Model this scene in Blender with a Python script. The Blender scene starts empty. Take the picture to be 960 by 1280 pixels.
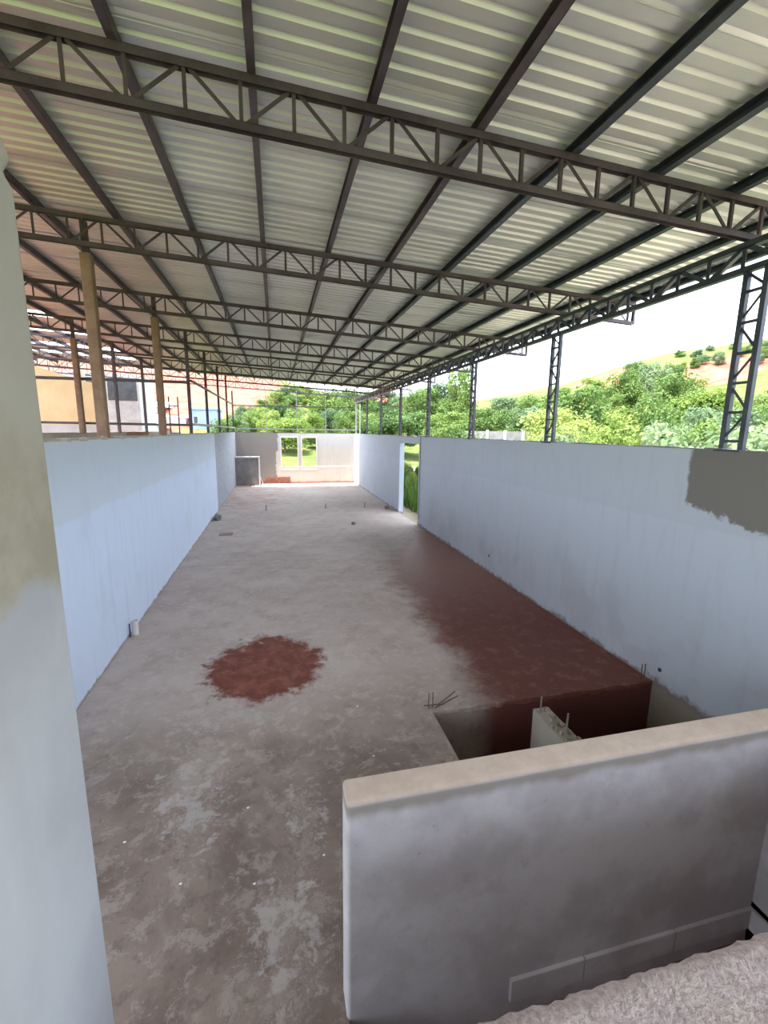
import bpy, bmesh, math, random
import numpy as np
from mathutils import Vector, Matrix
random.seed(7)
S = bpy.context.scene
C = S.collection

# ------------------------------------------------------------------ camera
F, YAW, PITCH, ROLL = 555.86, 0.237515, 0.1790455, 0.0130081
EYE = Vector((0, 0, 2.9))
def cam_axes():
    cy, sy, cp, sp = math.cos(YAW), math.sin(YAW), math.cos(PITCH), math.sin(PITCH)
    f = Vector((sy*cp, cy*cp, -sp)); r = Vector((cy, -sy, 0)); u = r.cross(f)
    c, s = math.cos(ROLL), math.sin(ROLL)
    return c*r+s*u, -s*r+c*u, f
RT, UP, FW = cam_axes()
cam = bpy.data.cameras.new('camera'); cam.sensor_fit = 'HORIZONTAL'; cam.sensor_width = 36
cam.lens = F/960*36; cam.clip_start = 0.02; cam.clip_end = 1000
co = bpy.data.objects.new('camera', cam); C.objects.link(co)
m = Matrix((RT, UP, -FW)).transposed().to_4x4(); m.translation = EYE
co.matrix_world = m; S.camera = co
def ray(x, y):
    return RT*((x-480)/F) - UP*((y-640)/F) + FW

# ------------------------------------------------------------------ light
S.view_settings.view_transform = 'Standard'; S.view_settings.look = 'None'
S.view_settings.gamma = 1; S.view_settings.use_curve_mapping = False
S.view_settings.exposure = 1.9
w = bpy.data.worlds.new('sky'); S.world = w; w.use_nodes = True
nt = w.node_tree; bg = nt.nodes['Background']
bg.inputs[0].default_value = (0.76, 0.86, 1.0, 1); bg.inputs[1].default_value = 1.6
sun = bpy.data.lights.new('sun', 'SUN'); sun.energy = 5.0; sun.angle = 0.01; sun.color = (1, 0.95, 0.86)
so = bpy.data.objects.new('sun', sun); C.objects.link(so)
so.rotation_euler = Vector((-0.30, -0.035, 1.0)).to_track_quat('Z', 'Y').to_euler()

# ------------------------------------------------------------------ materials
class NT:
    """tiny helper around a node tree"""
    def __init__(s, name):
        s.m = bpy.data.materials.new(name); s.m.use_nodes = True
        s.t = s.m.node_tree; s.b = s.t.nodes['Principled BSDF']; s._pos = None
    def new(s, k): return s.t.nodes.new(k)
    def put(s, sock, v):
        if isinstance(v, bpy.types.NodeSocket): s.t.links.new(v, sock)
        elif isinstance(v, (tuple, list)): sock.default_value = tuple(v) + ((1,) if len(v) == 3 and len(sock.default_value) == 4 else ())
        else: sock.default_value = v
    def pos(s, local=False):
        if local: return s.new('ShaderNodeTexCoord').outputs['Object']
        if not s._pos: s._pos = s.new('ShaderNodeNewGeometry').outputs['Position']
        return s._pos
    def xyz(s):
        n = s.new('ShaderNodeSeparateXYZ'); s.put(n.inputs[0], s.pos()); return n.outputs
    def noise(s, scale, detail=4, rough=.6, stretch=None, dist=0, local=False):
        n = s.new('ShaderNodeTexNoise'); n.inputs['Scale'].default_value = scale
        n.inputs['Detail'].default_value = detail; n.inputs['Roughness'].default_value = rough; n.inputs['Distortion'].default_value = dist
        p = s.pos(local)
        if stretch:
            v = s.new('ShaderNodeVectorMath'); v.operation = 'MULTIPLY'; s.put(v.inputs[0], p); v.inputs[1].default_value = stretch; p = v.outputs[0]
        s.put(n.inputs['Vector'], p); return n.outputs[0]
    def ma(s, op, a, b=0.0, c=0.0, clamp=False):
        n = s.new('ShaderNodeMath'); n.operation = op; n.use_clamp = clamp
        s.put(n.inputs[0], a); s.put(n.inputs[1], b); s.put(n.inputs[2], c); return n.outputs[0]
    def ss(s, v, a, b):
        n = s.new('ShaderNodeMapRange'); n.interpolation_type = 'SMOOTHSTEP'
        s.put(n.inputs[0], v)
        if a < b: n.inputs[1].default_value, n.inputs[2].default_value = a, b
        else:
            n.inputs[1].default_value, n.inputs[2].default_value = b, a
            n.inputs[3].default_value, n.inputs[4].default_value = 1, 0
        return n.outputs[0]
    def mix(s, f, a, b):
        n = s.new('ShaderNodeMix'); n.data_type = 'RGBA'
        s.put(n.inputs[0], f); s.put(n.inputs[6], a); s.put(n.inputs[7], b); return n.outputs[2]
    def bump(s, h, strength=.3, dist=.01):
        n = s.new('ShaderNodeBump'); n.inputs['Strength'].default_value = strength; n.inputs['Distance'].default_value = dist
        s.put(n.inputs['Height'], h); s.put(s.b.inputs['Normal'], n.outputs[0])
    def done(s, col, rough=.8, metal=0.0, spec=None):
        s.put(s.b.inputs['Base Color'], col); s.put(s.b.inputs['Roughness'], rough); s.b.inputs['Metallic'].default_value = metal
        if spec is not None: s.b.inputs['Specular IOR Level'].default_value = spec
        return s.m
def simple(name, c1, c2, scale=4, rough=.7, metal=0.0, bump=0, bscale=None, stretch=None, lo=.35, hi=.65, local=False, spec=None):
    t = NT(name); n = t.noise(scale, 6, .65, stretch, local=local)
    col = t.mix(t.ss(n, lo, hi), c1, c2)
    if bump: t.bump(t.noise(bscale or scale*4, 5, local=local), bump)
    return t.done(col, rough, metal, spec)

def m_floor():
    t = NT('concrete_floor'); x, y, z = t.xyz()
    n1 = t.noise(.55, 8, .65); n2 = t.noise(2.3, 9, .72); n3 = t.noise(9, 8, .72); n4 = t.noise(1.1, 8, .65, dist=.6); n5 = t.noise(5, 10, .8, dist=.3)
    col = t.mix(t.ss(n1, .35, .65), (.46, .372, .325), (.56, .475, .425))
    col = t.mix(t.ma('MULTIPLY', t.ss(n2, .45, .66), .55), col, (.37, .29, .25))
    col = t.mix(t.ma('MULTIPLY', t.ss(n5, .52, .58), .4), col, (.62, .55, .50))
    col = t.mix(t.ma('MULTIPLY', t.ss(n3, .56, .7), .3), col, (.30, .24, .21))
    # brown weathering close to the stair, with pale worn flecks
    nearm = t.ss(t.ma('ADD', y, t.ma('MULTIPLY', n2, 2.6)), 6.6, 4.2)
    brown = t.mix(t.ss(n4, .4, .6), (.13, .089, .068), (.245, .182, .147))
    brown = t.mix(t.ma('MULTIPLY', t.ss(n5, .51, .58), .6), brown, (.365, .30, .255))
    brown = t.mix(t.ma('MULTIPLY', t.ss(n3, .54, .62), .6), brown, (.105, .075, .06))
    col = t.mix(t.ma('MULTIPLY', nearm, .85), col, brown)
    # pale cement smears
    for cx, cy, rx, ry in ((-.74, 3.5, .26, .55), (-.02, 2.15, .22, .34), (1.05, 6.6, .4, .45), (.12, 3.0, .14, .4), (-.55, 4.3, .5, .18)):
        d = t.ma('ADD', t.ma('POWER', t.ma('MULTIPLY', t.ma('SUBTRACT', x, cx), 1/rx), 2.0), t.ma('POWER', t.ma('MULTIPLY', t.ma('SUBTRACT', y, cy), 1/ry), 2.0))
        d = t.ma('ADD', d, t.ma('ADD', t.ma('MULTIPLY', t.ma('SUBTRACT', n2, .5), 6.0), t.ma('MULTIPLY', t.ma('SUBTRACT', n5, .5), 14.0)))
        col = t.mix(t.ma('MULTIPLY', t.ss(d, 1.0, -.6), .7), col, (.50, .445, .415))
    # red earth spilled in the middle
    d = t.ma('SQRT', t.ma('ADD', t.ma('POWER', t.ma('MULTIPLY', t.ma('ADD', x, .2), 1.42), 2.0), t.ma('POWER', t.ma('MULTIPLY', t.ma('SUBTRACT', y, 5.35), 1.3), 2.0)))
    d = t.ma('ADD', d, t.ma('ADD', t.ma('MULTIPLY', t.ma('SUBTRACT', n2, .5), 1.0), t.ma('MULTIPLY', t.ma('SUBTRACT', n5, .5), 1.0)))
    col = t.mix(t.ss(d, 1.1, .86), col, t.mix(t.ss(n5, .40, .68), (.16, .044, .028), (.29, .105, .07)))
    # red damp earth along the right wall
    e = t.ma('ADD', t.ma('SUBTRACT', x, 2.2), t.ma('MULTIPLY', t.ma('SUBTRACT', n1, .5), 1.6))
    e = t.ma('ADD', e, t.ma('MULTIPLY', t.ma('SUBTRACT', n2, .5), 1.1))
    e = t.ma('SUBTRACT', e, t.ma('MULTIPLY', t.ss(y, 8.5, 14.5), 2.6))
    wet = t.ss(e, -.3, .4)
    redc = t.mix(t.ss(t.ma('ADD', y, t.ma('MULTIPLY', n2, 2.0)), 6.5, 10.0), (.17, .055, .04), (.31, .16, .12))
    redc = t.mix(t.ma('MULTIPLY', t.ss(n5, .5, .64), .4), redc, (.36, .19, .15))
    col = t.mix(wet, col, redc)
    # reddish dust towards the far end
    f2 = t.ma('MULTIPLY', t.ss(t.ma('ADD', n4, t.ma('MULTIPLY', x, -.03)), .5, .64), t.ss(y, 15.5, 18))
    col = t.mix(t.ma('MULTIPLY', f2, .5), col, (.38, .19, .14))
    far_red = t.ss(t.ma('ADD', y, t.ma('MULTIPLY', n3, .3)), 25.1, 25.25)
    col = t.mix(t.ma('MULTIPLY', far_red, .8), col, (.30, .09, .05))
    rough = t.ma('ADD', t.ma('MULTIPLY', wet, -.25), t.ma('ADD', .70, t.ma('MULTIPLY', n2, .15)))
    t.bump(t.ma('ADD', n3, t.ma('MULTIPLY', n2, 1.5)), .3, .012)
    return t.done(col, rough, spec=.3)

def m_wall(name, axis, paint, paint2, patch=None):
    """lime paint with roller bands; patch(t, a, z, noise) gives bare cement mask"""
    t = NT(name); xyz = t.xyz(); z = xyz[2]; a = xyz[axis]
    st = t.noise(7, 5, .6, (1, 1, .14)); n1 = t.noise(1.3, 6, .6); n2 = t.noise(6, 6, .7)
    edge = t.ma('ADD', z, t.ma('MULTIPLY', t.ma('SUBTRACT', n2, .5), .16))
    col = t.mix(t.ss(edge, 1.93, 1.97), paint, paint2)
    col = t.mix(t.ma('MULTIPLY', t.ss(st, .5, .72), .45), col, tuple(c*.84 for c in paint))
    col = t.mix(t.ma('MULTIPLY', t.ss(n1, .5, .7), .35), col, tuple(c*.88 for c in paint2))
    for c, mask in (patch(t, a, z, n1, n2) if patch else ()): col = t.mix(mask, col, c)
    t.bump(n2, .12, .01)
    return t.done(col, .85, spec=.2)
def patch_left(t, a, z, n1, n2):
    j = t.ma('ADD', a, t.ma('MULTIPLY', t.ma('SUBTRACT', n2, .5), .35))
    grey = t.mix(t.ss(n2, .4, .65), (.31, .33, .37), (.40, .42, .46))
    low = t.ma('ADD', z, t.ma('MULTIPLY', t.ma('SUBTRACT', n2, .5), .14))
    return ((grey, t.ss(j, 16.75, 16.85)), ((.25, .22, .20), t.ma('MULTIPLY', t.ss(low, .05, .0), .9)))
def patch_right(t, a, z, n1, n2):
    nb = t.ma('MULTIPLY', t.ma('SUBTRACT', n2, .5), .30)
    m1 = t.ma('MULTIPLY', t.ss(t.ma('ADD', a, t.ma('MULTIPLY', nb, .5)), 3.9, 3.85), t.ss(t.ma('ADD', t.ma('ADD', z, nb), t.ma('MULTIPLY', a, -.20)), 1.38, 1.43))
    low = t.ma('ADD', z, nb)
    m2 = t.ma('MULTIPLY', t.ss(low, -.03, -.07), t.ss(a, 4.6, 4.3))
    dirt = t.ma('MULTIPLY', t.ss(low, .08, .0), .8)
    smudge = t.ma('MULTIPLY', t.ma('MULTIPLY', t.ss(n1, .5, .62), t.ss(z, 1.3, .3)), .35)
    return (((.47, .49, .53), smudge), ((.215, .20, .18), m1), ((.20, .13, .11), dirt), ((.30, .265, .20), m2))
def patch_back(t, a, z, n1, n2):
    nb = t.ma('MULTIPLY', t.ma('SUBTRACT', n2, .5), .30)
    step = t.ma('MULTIPLY', t.ss(z, 1.75, 1.8), -.12)
    j = t.ma('ADD', t.ma('ADD', a, nb), step)
    m = t.ma('MULTIPLY', t.ss(j, .0, -.05), 1.0)
    low = t.ss(t.ma('ADD', z, nb), .12, .04)
    return (((.27, .25, .235), m), ((.42, .17, .10), t.ma('MULTIPLY', low, .6)))

def m_stucco():
    t = NT('roughcast'); n1 = t.noise(70, 4, .6); n2 = t.noise(160, 3, .6); n3 = t.noise(4, 4)
    col = t.mix(t.ss(n1, .35, .65), (.40, .31, .29), (.54, .44, .42))
    col = t.mix(t.ma('MULTIPLY', t.ss(n3, .45, .65), .3), col, (.55, .48, .36))
    t.bump(t.ma('ADD', n1, t.ma('MULTIPLY', n2, .4)), 0.7, .012)
    return t.done(col, .9, spec=.15)
def m_pillar():
    t = NT('pillar_plaster'); x, y, z = t.xyz(); n1 = t.noise(2.2, 6, .6); n2 = t.noise(9, 6, .7); st = t.noise(9, 4, .5, (1, 1, .12))
    e = t.ma('ADD', z, t.ma('MULTIPLY', t.ma('SUBTRACT', n1, .5), .35))
    white = t.mix(t.ss(n1, .35, .65), (.36, .36, .375), (.42, .425, .44))
    white = t.mix(t.ma('MULTIPLY', t.ss(st, .5, .7), .3), white, (.32, .32, .335))
    beige = t.mix(t.ss(n2, .35, .65), (.31, .275, .215), (.36, .325, .26))
    col = t.mix(t.ss(e, 2.56, 2.62), white, beige)
    col = t.mix(t.ma('MULTIPLY', t.ma('MULTIPLY', t.ss(n1, .56, .66), t.ss(z, 2.3, 2.6)), .5), col, (.26, .225, .17))
    up = t.ma('MULTIPLY', t.ss(e, 2.80, 2.98), .7)
    col = t.mix(up, col, t.mix(n1, (.37, .345, .295), (.42, .40, .35)))
    t.bump(n2, .15, .008)
    return t.done(col, .85, spec=.2)
def m_parapet():
    t = NT('parapet_plaster'); x, y, z = t.xyz(); n1 = t.noise(2.2, 6, .6); n2 = t.noise(8, 6, .7); n3 = t.noise(30, 4, .7); wv = t.noise(4, 4, .6, (1, 1, .0))
    nb = t.ma('MULTIPLY', t.ma('SUBTRACT', wv, .5), .10)
    e = t.ma('ADD', z, nb)
    face = t.mix(t.ss(n1, .38, .62), (.56, .525, .555), (.70, .67, .715))
    face = t.mix(t.ma('MULTIPLY', t.ss(n2, .55, .75), .5), face, (.47, .425, .435))
    face = t.mix(t.ma('MULTIPLY', t.ss(n3, .66, .74), .5), face, (.28, .24, .24))
    drip = t.ma('MULTIPLY', t.ss(e, 1.14, 1.20), t.ss(z, 1.24, 1.215))
    col = t.mix(t.ma('MULTIPLY', drip, .85), face, (.32, .28, .245))
    top = t.mix(t.ss(n2, .35, .65), (.58, .455, .37), (.66, .53, .44))
    col = t.mix(t.ss(z, 1.225, 1.24), col, top)
    t.bump(n2, .2, .006)
    return t.done(col, .82, spec=.25)
def m_pit():
    t = NT('pit_wall'); x, y, z = t.xyz(); n1 = t.noise(2, 6, .6); n2 = t.noise(10, 6, .7)
    e = t.ma('ADD', x, t.ma('MULTIPLY', t.ma('SUBTRACT', n1, .5), .5))
    col = t.mix(t.ss(e, 1.9, 2.3), (.33, .265, .23), (.12, .04, .031))
    col = t.mix(t.ma('MULTIPLY', t.ss(n2, .5, .7), .4), col, (.12, .042, .034))
    t.bump(n2, .3, .01)
    return t.done(col, .6, spec=.3)
def m_ground():
    t = NT('terrain'); x, y, z = t.xyz(); n1 = t.noise(.09, 8, .65); n2 = t.noise(.6, 8, .7); n3 = t.noise(4, 6, .7)
    g = t.mix(t.ss(n2, .35, .65), (.06, .09, .024), (.145, .165, .05))
    g = t.mix(t.ma('MULTIPLY', t.ss(n3, .45, .65), .6), g, (.055, .08, .022))
    soil = t.mix(t.ss(n2, .35, .65), (.24, .07, .045), (.34, .125, .09))
    def blob(cx, cy, rx, ry, ns):
        d = t.ma('ADD', t.ma('POWER', t.ma('MULTIPLY', t.ma('SUBTRACT', x, cx), 1/rx), 2.0), t.ma('POWER', t.ma('MULTIPLY', t.ma('SUBTRACT', y, cy), 1/ry), 2.0))
        d = t.ma('ADD', d, t.ma('MULTIPLY', t.ma('SUBTRACT', n1, .5), ns))
        return t.ss(d, 1.15, .9)
    col = g
    for b in ((-24, 72, 25, 28, 2.0), (44, 53, 7, 4.5, 1.6), (52, 45, 7, 4.5, 1.6), (60, 38, 7, 6, 1.6), (50, 62, 5, 3, 1.6), (26, 84, 12, 8, 2.5), (-8, 14, 6, 16, 1.0)):
        col = t.mix(blob(*b), col, soil)
    col = t.mix(t.ma('MULTIPLY', blob(9.5, 9, 6.5, 24, .8), .9), col, t.mix(n2, (.40, .33, .24), (.54, .46, .36)))
    t.bump(n3, .6, .08)
    return t.done(col, .95, spec=.1)
def m_leaf(name, a, b):
    t = NT(name); n = t.noise(.9, 5, .7); oi = t.new('ShaderNodeObjectInfo').outputs['Random']
    col = t.mix(t.ss(t.ma('ADD', n, t.ma('MULTIPLY', t.ma('SUBTRACT', oi, .5), .3)), .32, .68), a, b)
    t.put(t.b.inputs['Base Color'], col); t.b.inputs['Roughness'].default_value = .6; t.b.inputs['Specular IOR Level'].default_value = .15
    tr = t.new('ShaderNodeBsdfTranslucent'); t.put(tr.inputs[0], col)
    mx = t.new('ShaderNodeMixShader'); mx.inputs[0].default_value = .35
    t.put(mx.inputs[1], t.b.outputs[0]); t.put(mx.inputs[2], tr.outputs[0])
    t.put(t.t.nodes['Material Output'].inputs[0], mx.outputs[0]); return t.m

M = {
 'floor': m_floor(),
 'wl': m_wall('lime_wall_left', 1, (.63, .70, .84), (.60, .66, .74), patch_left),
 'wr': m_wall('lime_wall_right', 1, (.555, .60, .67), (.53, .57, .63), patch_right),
 'wb': m_wall('lime_wall_back', 0, (.60, .56, .51), (.575, .555, .545), patch_back),
 'stucco': m_stucco(), 'pillar': m_pillar(), 'parapet': m_parapet(), 'pit': m_pit(), 'ground': m_ground(),
 'steel': simple('dark_steel', (.062, .047, .060), (.108, .086, .102), 3, .5, .25, .08, 40),
 'bluesteel': simple('blue_grey_steel', (.040, .048, .070), (.075, .082, .105), 3, .45, .3, .08, 40),
 'galv': simple('galvanised_bar', (.30, .30, .29), (.42, .41, .39), 5, .5, .4),
 'sheet': simple('zinc_sheet', (.58, .59, .595), (.66, .67, .67), .8, .40, .40, 0, None, (1, 3, 1)),
 'conc': simple('concrete_post', (.25, .15, .108), (.34, .22, .165), 5, .85, 0, .3, 30),
 'cement': simple('grey_cement', (.17, .165, .165), (.235, .23, .23), 3, .9, 0, .2, 25),
 'cream': simple('cream_plaster', (.66, .50, .29), (.74, .58, .36), 1.2, .85, 0, .1, 12),
 'plasterw': simple('white_plaster', (.70, .68, .66), (.80, .78, .76), 2, .85),
 'beige': simple('beige_render', (.42, .37, .30), (.50, .45, .38), 2, .9, 0, .2, 20),
 'rubble': simple('rubble_concrete', (.30, .26, .21), (.52, .47, .40), 22, .95, 0, .8, 40),
 'rebar': simple('rusty_rebar', (.10, .075, .065), (.17, .12, .10), 40, .7, .3),
 'lrebar': simple('dull_rebar', (.30, .27, .25), (.40, .36, .33), 40, .7, .3),
 'terra': simple('terracotta', (.27, .11, .075), (.35, .16, .11), 6, .9, 0, .3, 30, local=True),
 'joint': simple('mortar', (.30, .25, .22), (.38, .32, .28), 8, .95),
 'pvc': simple('white_pipe', (.62, .60, .58), (.70, .68, .66), 5, .5),
 'wood': simple('weathered_board', (.34, .27, .22), (.42, .34, .28), 6, .85, 0, .3, 30, (1, 6, 1)),
 'dark': simple('dark_cable_hole_shade', (.03, .03, .035), (.05, .05, .055), 10, .7),
 'white': simple('white_house_paint', (.42, .43, .45), (.50, .51, .53), 1, .85),
 'bluep': simple('pale_blue_paint', (.26, .33, .46), (.31, .38, .52), 1, .85),
 'tile': simple('grey_roof', (.36, .36, .37), (.46, .45, .45), 3, .8),
 'glassd': simple('dark_window', (.05, .055, .065), (.08, .085, .095), 3, .2),
 'bark': simple('bark', (.10, .075, .055), (.17, .13, .10), 8, .95, 0, .5, 30),
 'grass': m_leaf('grass_blade', (.045, .11, .02), (.13, .22, .04)),
 'l_yel': m_leaf('leaf_yellow_green', (.15, .225, .045), (.26, .325, .085)),
 'l_mid': m_leaf('leaf_mid_green', (.08, .14, .035), (.165, .24, .06)),
 'l_blue': m_leaf('leaf_blue_green', (.09, .15, .075), (.20, .27, .13)),
 'l_dark': m_leaf('leaf_dark_green', (.045, .09, .028), (.11, .18, .05)),
}

# ------------------------------------------------------------------ builders
def link(name, me, mat=None, parent=None):
    o = bpy.data.objects.new(name, me); C.objects.link(o)
    if me is not None and mat is not None and not me.materials: me.materials.append(M[mat])
    if parent is not None: o.parent = parent
    return o
def tag(o, label=None, cat=None, group=None, kind=None):
    if label: o['label'] = label
    if cat: o['category'] = cat
    if group: o['group'] = group
    if kind: o['kind'] = kind
    return o
def struct(o, label, cat='wall'): return tag(o, label, cat, None, 'structure')
def empty(name, loc=(0, 0, 0)):
    o = bpy.data.objects.new(name, None); C.objects.link(o); o.location = loc; o.empty_display_size = .1; return o
def mesh(name, v, f):
    me = bpy.data.meshes.new(name); me.from_pydata([tuple(p) for p in v], [], f); me.update(); return me
BOXF = [(0, 3, 2, 1), (4, 5, 6, 7), (0, 1, 5, 4), (1, 2, 6, 5), (2, 3, 7, 6), (3, 0, 4, 7)]
def boxvf(a, b):
    (x0, y0, z0), (x1, y1, z1) = a, b
    return [(x0, y0, z0), (x1, y0, z0), (x1, y1, z0), (x0, y1, z0), (x0, y0, z1), (x1, y0, z1), (x1, y1, z1), (x0, y1, z1)]
def boxes(name, lst):
    v, f = [], []
    for a, b in lst:
        n = len(v); v += boxvf(a, b); f += [tuple(i+n for i in q) for q in BOXF]
    return mesh(name, v, f)
def box(name, a, b, mat, parent=None, bevel=0, seg=2):
    me = boxes(name, [(a, b)])
    if bevel:
        bm = bmesh.new(); bm.from_mesh(me)
        bmesh.ops.bevel(bm, geom=list(bm.edges), offset=bevel, segments=seg, affect='EDGES', profile=.5); bm.to_mesh(me); bm.free()
        for p in me.polygons: p.use_smooth = seg > 1
    return link(name, me, mat, parent)
_bars = {}
def barmesh(kind, w, h, mat, t=.005):
    k = (kind, w, h, mat)
    if k not in _bars:
        W, H = w/2, h/2
        if kind == 'C': b = [((-W, -H, 0), (-W+t, H, 1)), ((-W, -H, 0), (W, -H+t, 1)), ((-W, H-t, 0), (W, H, 1))]
        elif kind == 'L': b = [((-W, -H, 0), (-W+t, H, 1)), ((-W, -H, 0), (W, -H+t, 1))]
        elif kind == 'R':
            n = 8; v = []; f = []
            for z in (0, 1): v += [(W*math.cos(i*math.tau/n), H*math.sin(i*math.tau/n), z) for i in range(n)]
            f = [tuple((i, (i+1) % n, (i+1) % n+n, i+n)) for i in range(n)] + [tuple(range(n-1, -1, -1)), tuple(range(n, 2*n))]
            _bars[k] = mesh('bar', v, f); _bars[k].materials.append(M[mat]); return _bars[k]
        else: b = [((-W, -H, 0), (W, H, 1))]
        _bars[k] = boxes('bar', b); _bars[k].materials.append(M[mat])
    return _bars[k]
def bar(name, p, q, w, h, mat, parent=None, kind='B', side=(0, 1, 0)):
    """straight bar from p to q; its local Y (size h) looks towards side"""
    p, q = Vector(p), Vector(q); d = q-p; L = d.length; zz = d/L
    yy = Vector(side); yy = (yy-zz*yy.dot(zz))
    if yy.length < 1e-4: yy = Vector((1, 0, 0))-zz*zz.x
    yy.normalize(); xx = yy.cross(zz)
    o = link(name, barmesh(kind, w, h, mat), None, parent)
    mw = Matrix((xx, yy, zz)).transposed().to_4x4() @ Matrix.Diagonal((1, 1, L, 1)); mw.translation = p
    if parent is not None: mw = Matrix.Translation(-parent.location) @ mw
    o.matrix_basis = mw
    return o
def poly_prism(name, pts, ax, lo, hi, mat, parent=None):
    """extrude a 2-D outline; ax = axis of extrusion"""
    n = len(pts); v = []
    for s in (lo, hi):
        for a, b in pts: v.append({0: (s, a, b), 1: (a, s, b), 2: (a, b, s)}[ax])
    f = [tuple(range(n)), tuple(range(2*n-1, n-1, -1))] + [(i+n, (i+1) % n+n, (i+1) % n, i) for i in range(n)]
    me = mesh(name, v, f); bm = bmesh.new(); bm.from_mesh(me); bmesh.ops.recalc_face_normals(bm, faces=bm.faces); bm.to_mesh(me); bm.free()
    return link(name, me, mat, parent)
ORD = ['first', 'second', 'third', 'fourth', 'fifth', 'sixth', 'seventh', 'eighth', 'ninth', 'tenth', 'eleventh']

# ------------------------------------------------------------------ room shell
XL, XR, YB, HW = -2.1, 4.3, 25.2, 2.76
PX0, PX1, PY0, PY1, PD = 1.52, XR, 2.0, 4.0, -1.6            # sunken pit
GRID = [3.5+3.05*k for k in range(8)]
# floor slab with the opening of the pit and of the sunken landing
EX0, EX1, EY0, EY1, EZ = .27, 2.85, .62, 1.72, -.30
fl = boxes('floor', [((XL, -3.5, -.3), (EX0, YB+.16, 0)), ((EX0, -3.5, -.3), (XR, EY0, 0)), ((EX0, EY1+.04, -.3), (PX0, YB+.16, 0)),
                     ((PX0, EY1+.04, -.3), (XR, PY0, 0)), ((PX0, PY1, -.3), (XR, YB+.16, 0)), ((EX1, EY0, -.3), (XR, EY1, 0)), ((EX0, EY0, -.5), (EX1, EY1, EZ))])
floor = struct(link('floor', fl, 'floor'), 'stained concrete slab floor with red earth patches and a sunken pit', 'floor')
pit = boxes('pit_lining', [((PX0+.001, PY1-.012, PD), (XR-.001, PY1+.12, -.02)), ((PX0-.14, PY0, PD), (PX0+.01, PY1, -.02)), ((PX0-.14, PY0-.12, PD), (XR, PY0, -.3)), ((PX0-.14, PY0-.12, PD-.1), (XR, PY1+.12, PD))])
link('pit_lining', pit, 'pit', floor)
# rough lip at the broken far edge of the pit
lip = []
yy = PX0
while yy < XR-.05:
    L = random.uniform(.06, .16); lip.append(((yy, PY1-.012-random.uniform(.0, .02), -random.uniform(.03, .06)), (min(yy+L, XR), PY1+.02, random.uniform(.0, .012)))); yy += L
link('slab_edge', boxes('slab_edge', lip), 'floor', floor)

wl = struct(box('wall_left', (XL-.15, 2.6, -.3), (XL, YB+.16, HW), 'wl'), 'long white lime-painted masonry wall, grey and unpainted at its far end')
# crumbly mortar crest on the left wall
def crest(parent, x0, x1, y0, y1, z, mat, step=.16, hmax=.03):
    l = []; y = y0
    while y < y1:
        L = random.uniform(.6, 1.4)*step; l.append(((x0+random.uniform(0, .02), y, z-.01), (x1-random.uniform(-.004, .01), min(y+L, y1), z+random.uniform(.002, hmax)))); y += L
    return link('wall_crest', boxes('wall_crest', l), mat, parent)
crest(wl, XL-.15, XL, 2.6, 16.6, HW, 'beige'); crest(wl, XL-.15, XL, 16.6, YB, HW, 'cement')

DY0, DY1 = 13.2, 15.45
wr = struct(link('wall_right', boxes('wall_right', [((XR, -3.5, PD), (XR+.15, DY0, HW)), ((XR, DY1, -.3), (XR+.15, YB+.16, HW)), ((XR, DY0, 2.52), (XR+.15, DY1, 2.72))]), 'wr'),
            'long white lime-painted masonry wall with a bare cement patch and a doorway opening')
crest(wr, XR, XR+.15, -3.5, DY0, HW, 'cement', .2, .02); crest(wr, XR, XR+.15, DY1, YB, HW, 'cement', .2, .02)
crest(wr, XR+.01, XR+.15, DY0, DY1, 2.72, 'beige', .14, .10)
jb = [((XR-.012, DY0-.10, 0), (XR+.16, DY0+.008, HW)), ((XR-.012, DY1-.008, 0), (XR+.16, DY1+.07, HW))]
for j in jb: box('door_jamb', *j, 'wr', wr, .006, 1)
bar('cable', (XR-.02, DY0-.13, .2), (XR-.02, DY0-.13, 2.78), .016, .016, 'dark', wr, 'R')
for y, z in ((3.91, .19), (8.3, .35)):
    bar('hole_shade_disc', (XR-.006, y, z), (XR+.02, y, z), .05, .05, 'dark', wr, 'R')  # solid dark disc; the shade inside a small hole is put into its colour

# far wall with two window openings
W = [(.28, 1.14, .8, 2.5), (1.40, 2.16, .8, 2.5)]
a0, a1 = XL-.15, XR+.15
bl = [((a0, YB, -.3), (a1, YB+.15, .8)), ((a0, YB, 2.5), (a1, YB+.15, HW))]
for x0, x1 in ((a0, W[0][0]), (W[0][1], W[1][0]), (W[1][1], a1)): bl.append(((x0, YB, .8), (x1, YB+.15, 2.5)))
wb = struct(link('wall_back', boxes('wall_back', bl), 'wb'), 'far end wall, half bare cement and half white, with two window openings')
crest(wb, a0, a1, YB, YB+.15, HW, 'cement', .15, .02)
box('plinth_band', (.12, YB-.03, .02), (XR, YB, .93), 'wb', wb, .006, 1)
for x0, x1, z0, z1 in W:
    for a, b in (((x0-.05, YB-.035, z0-.06), (x1+.05, YB+.17, z0)), ((x0-.05, YB-.02, z0), (x0, YB+.16, z1)), ((x1, YB-.02, z0), (x1+.05, YB+.16, z1)), ((x0-.05, YB-.02, z1), (x1+.05, YB+.16, z1+.05))):
        box('window_surround', a, b, 'plasterw', wb)
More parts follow.
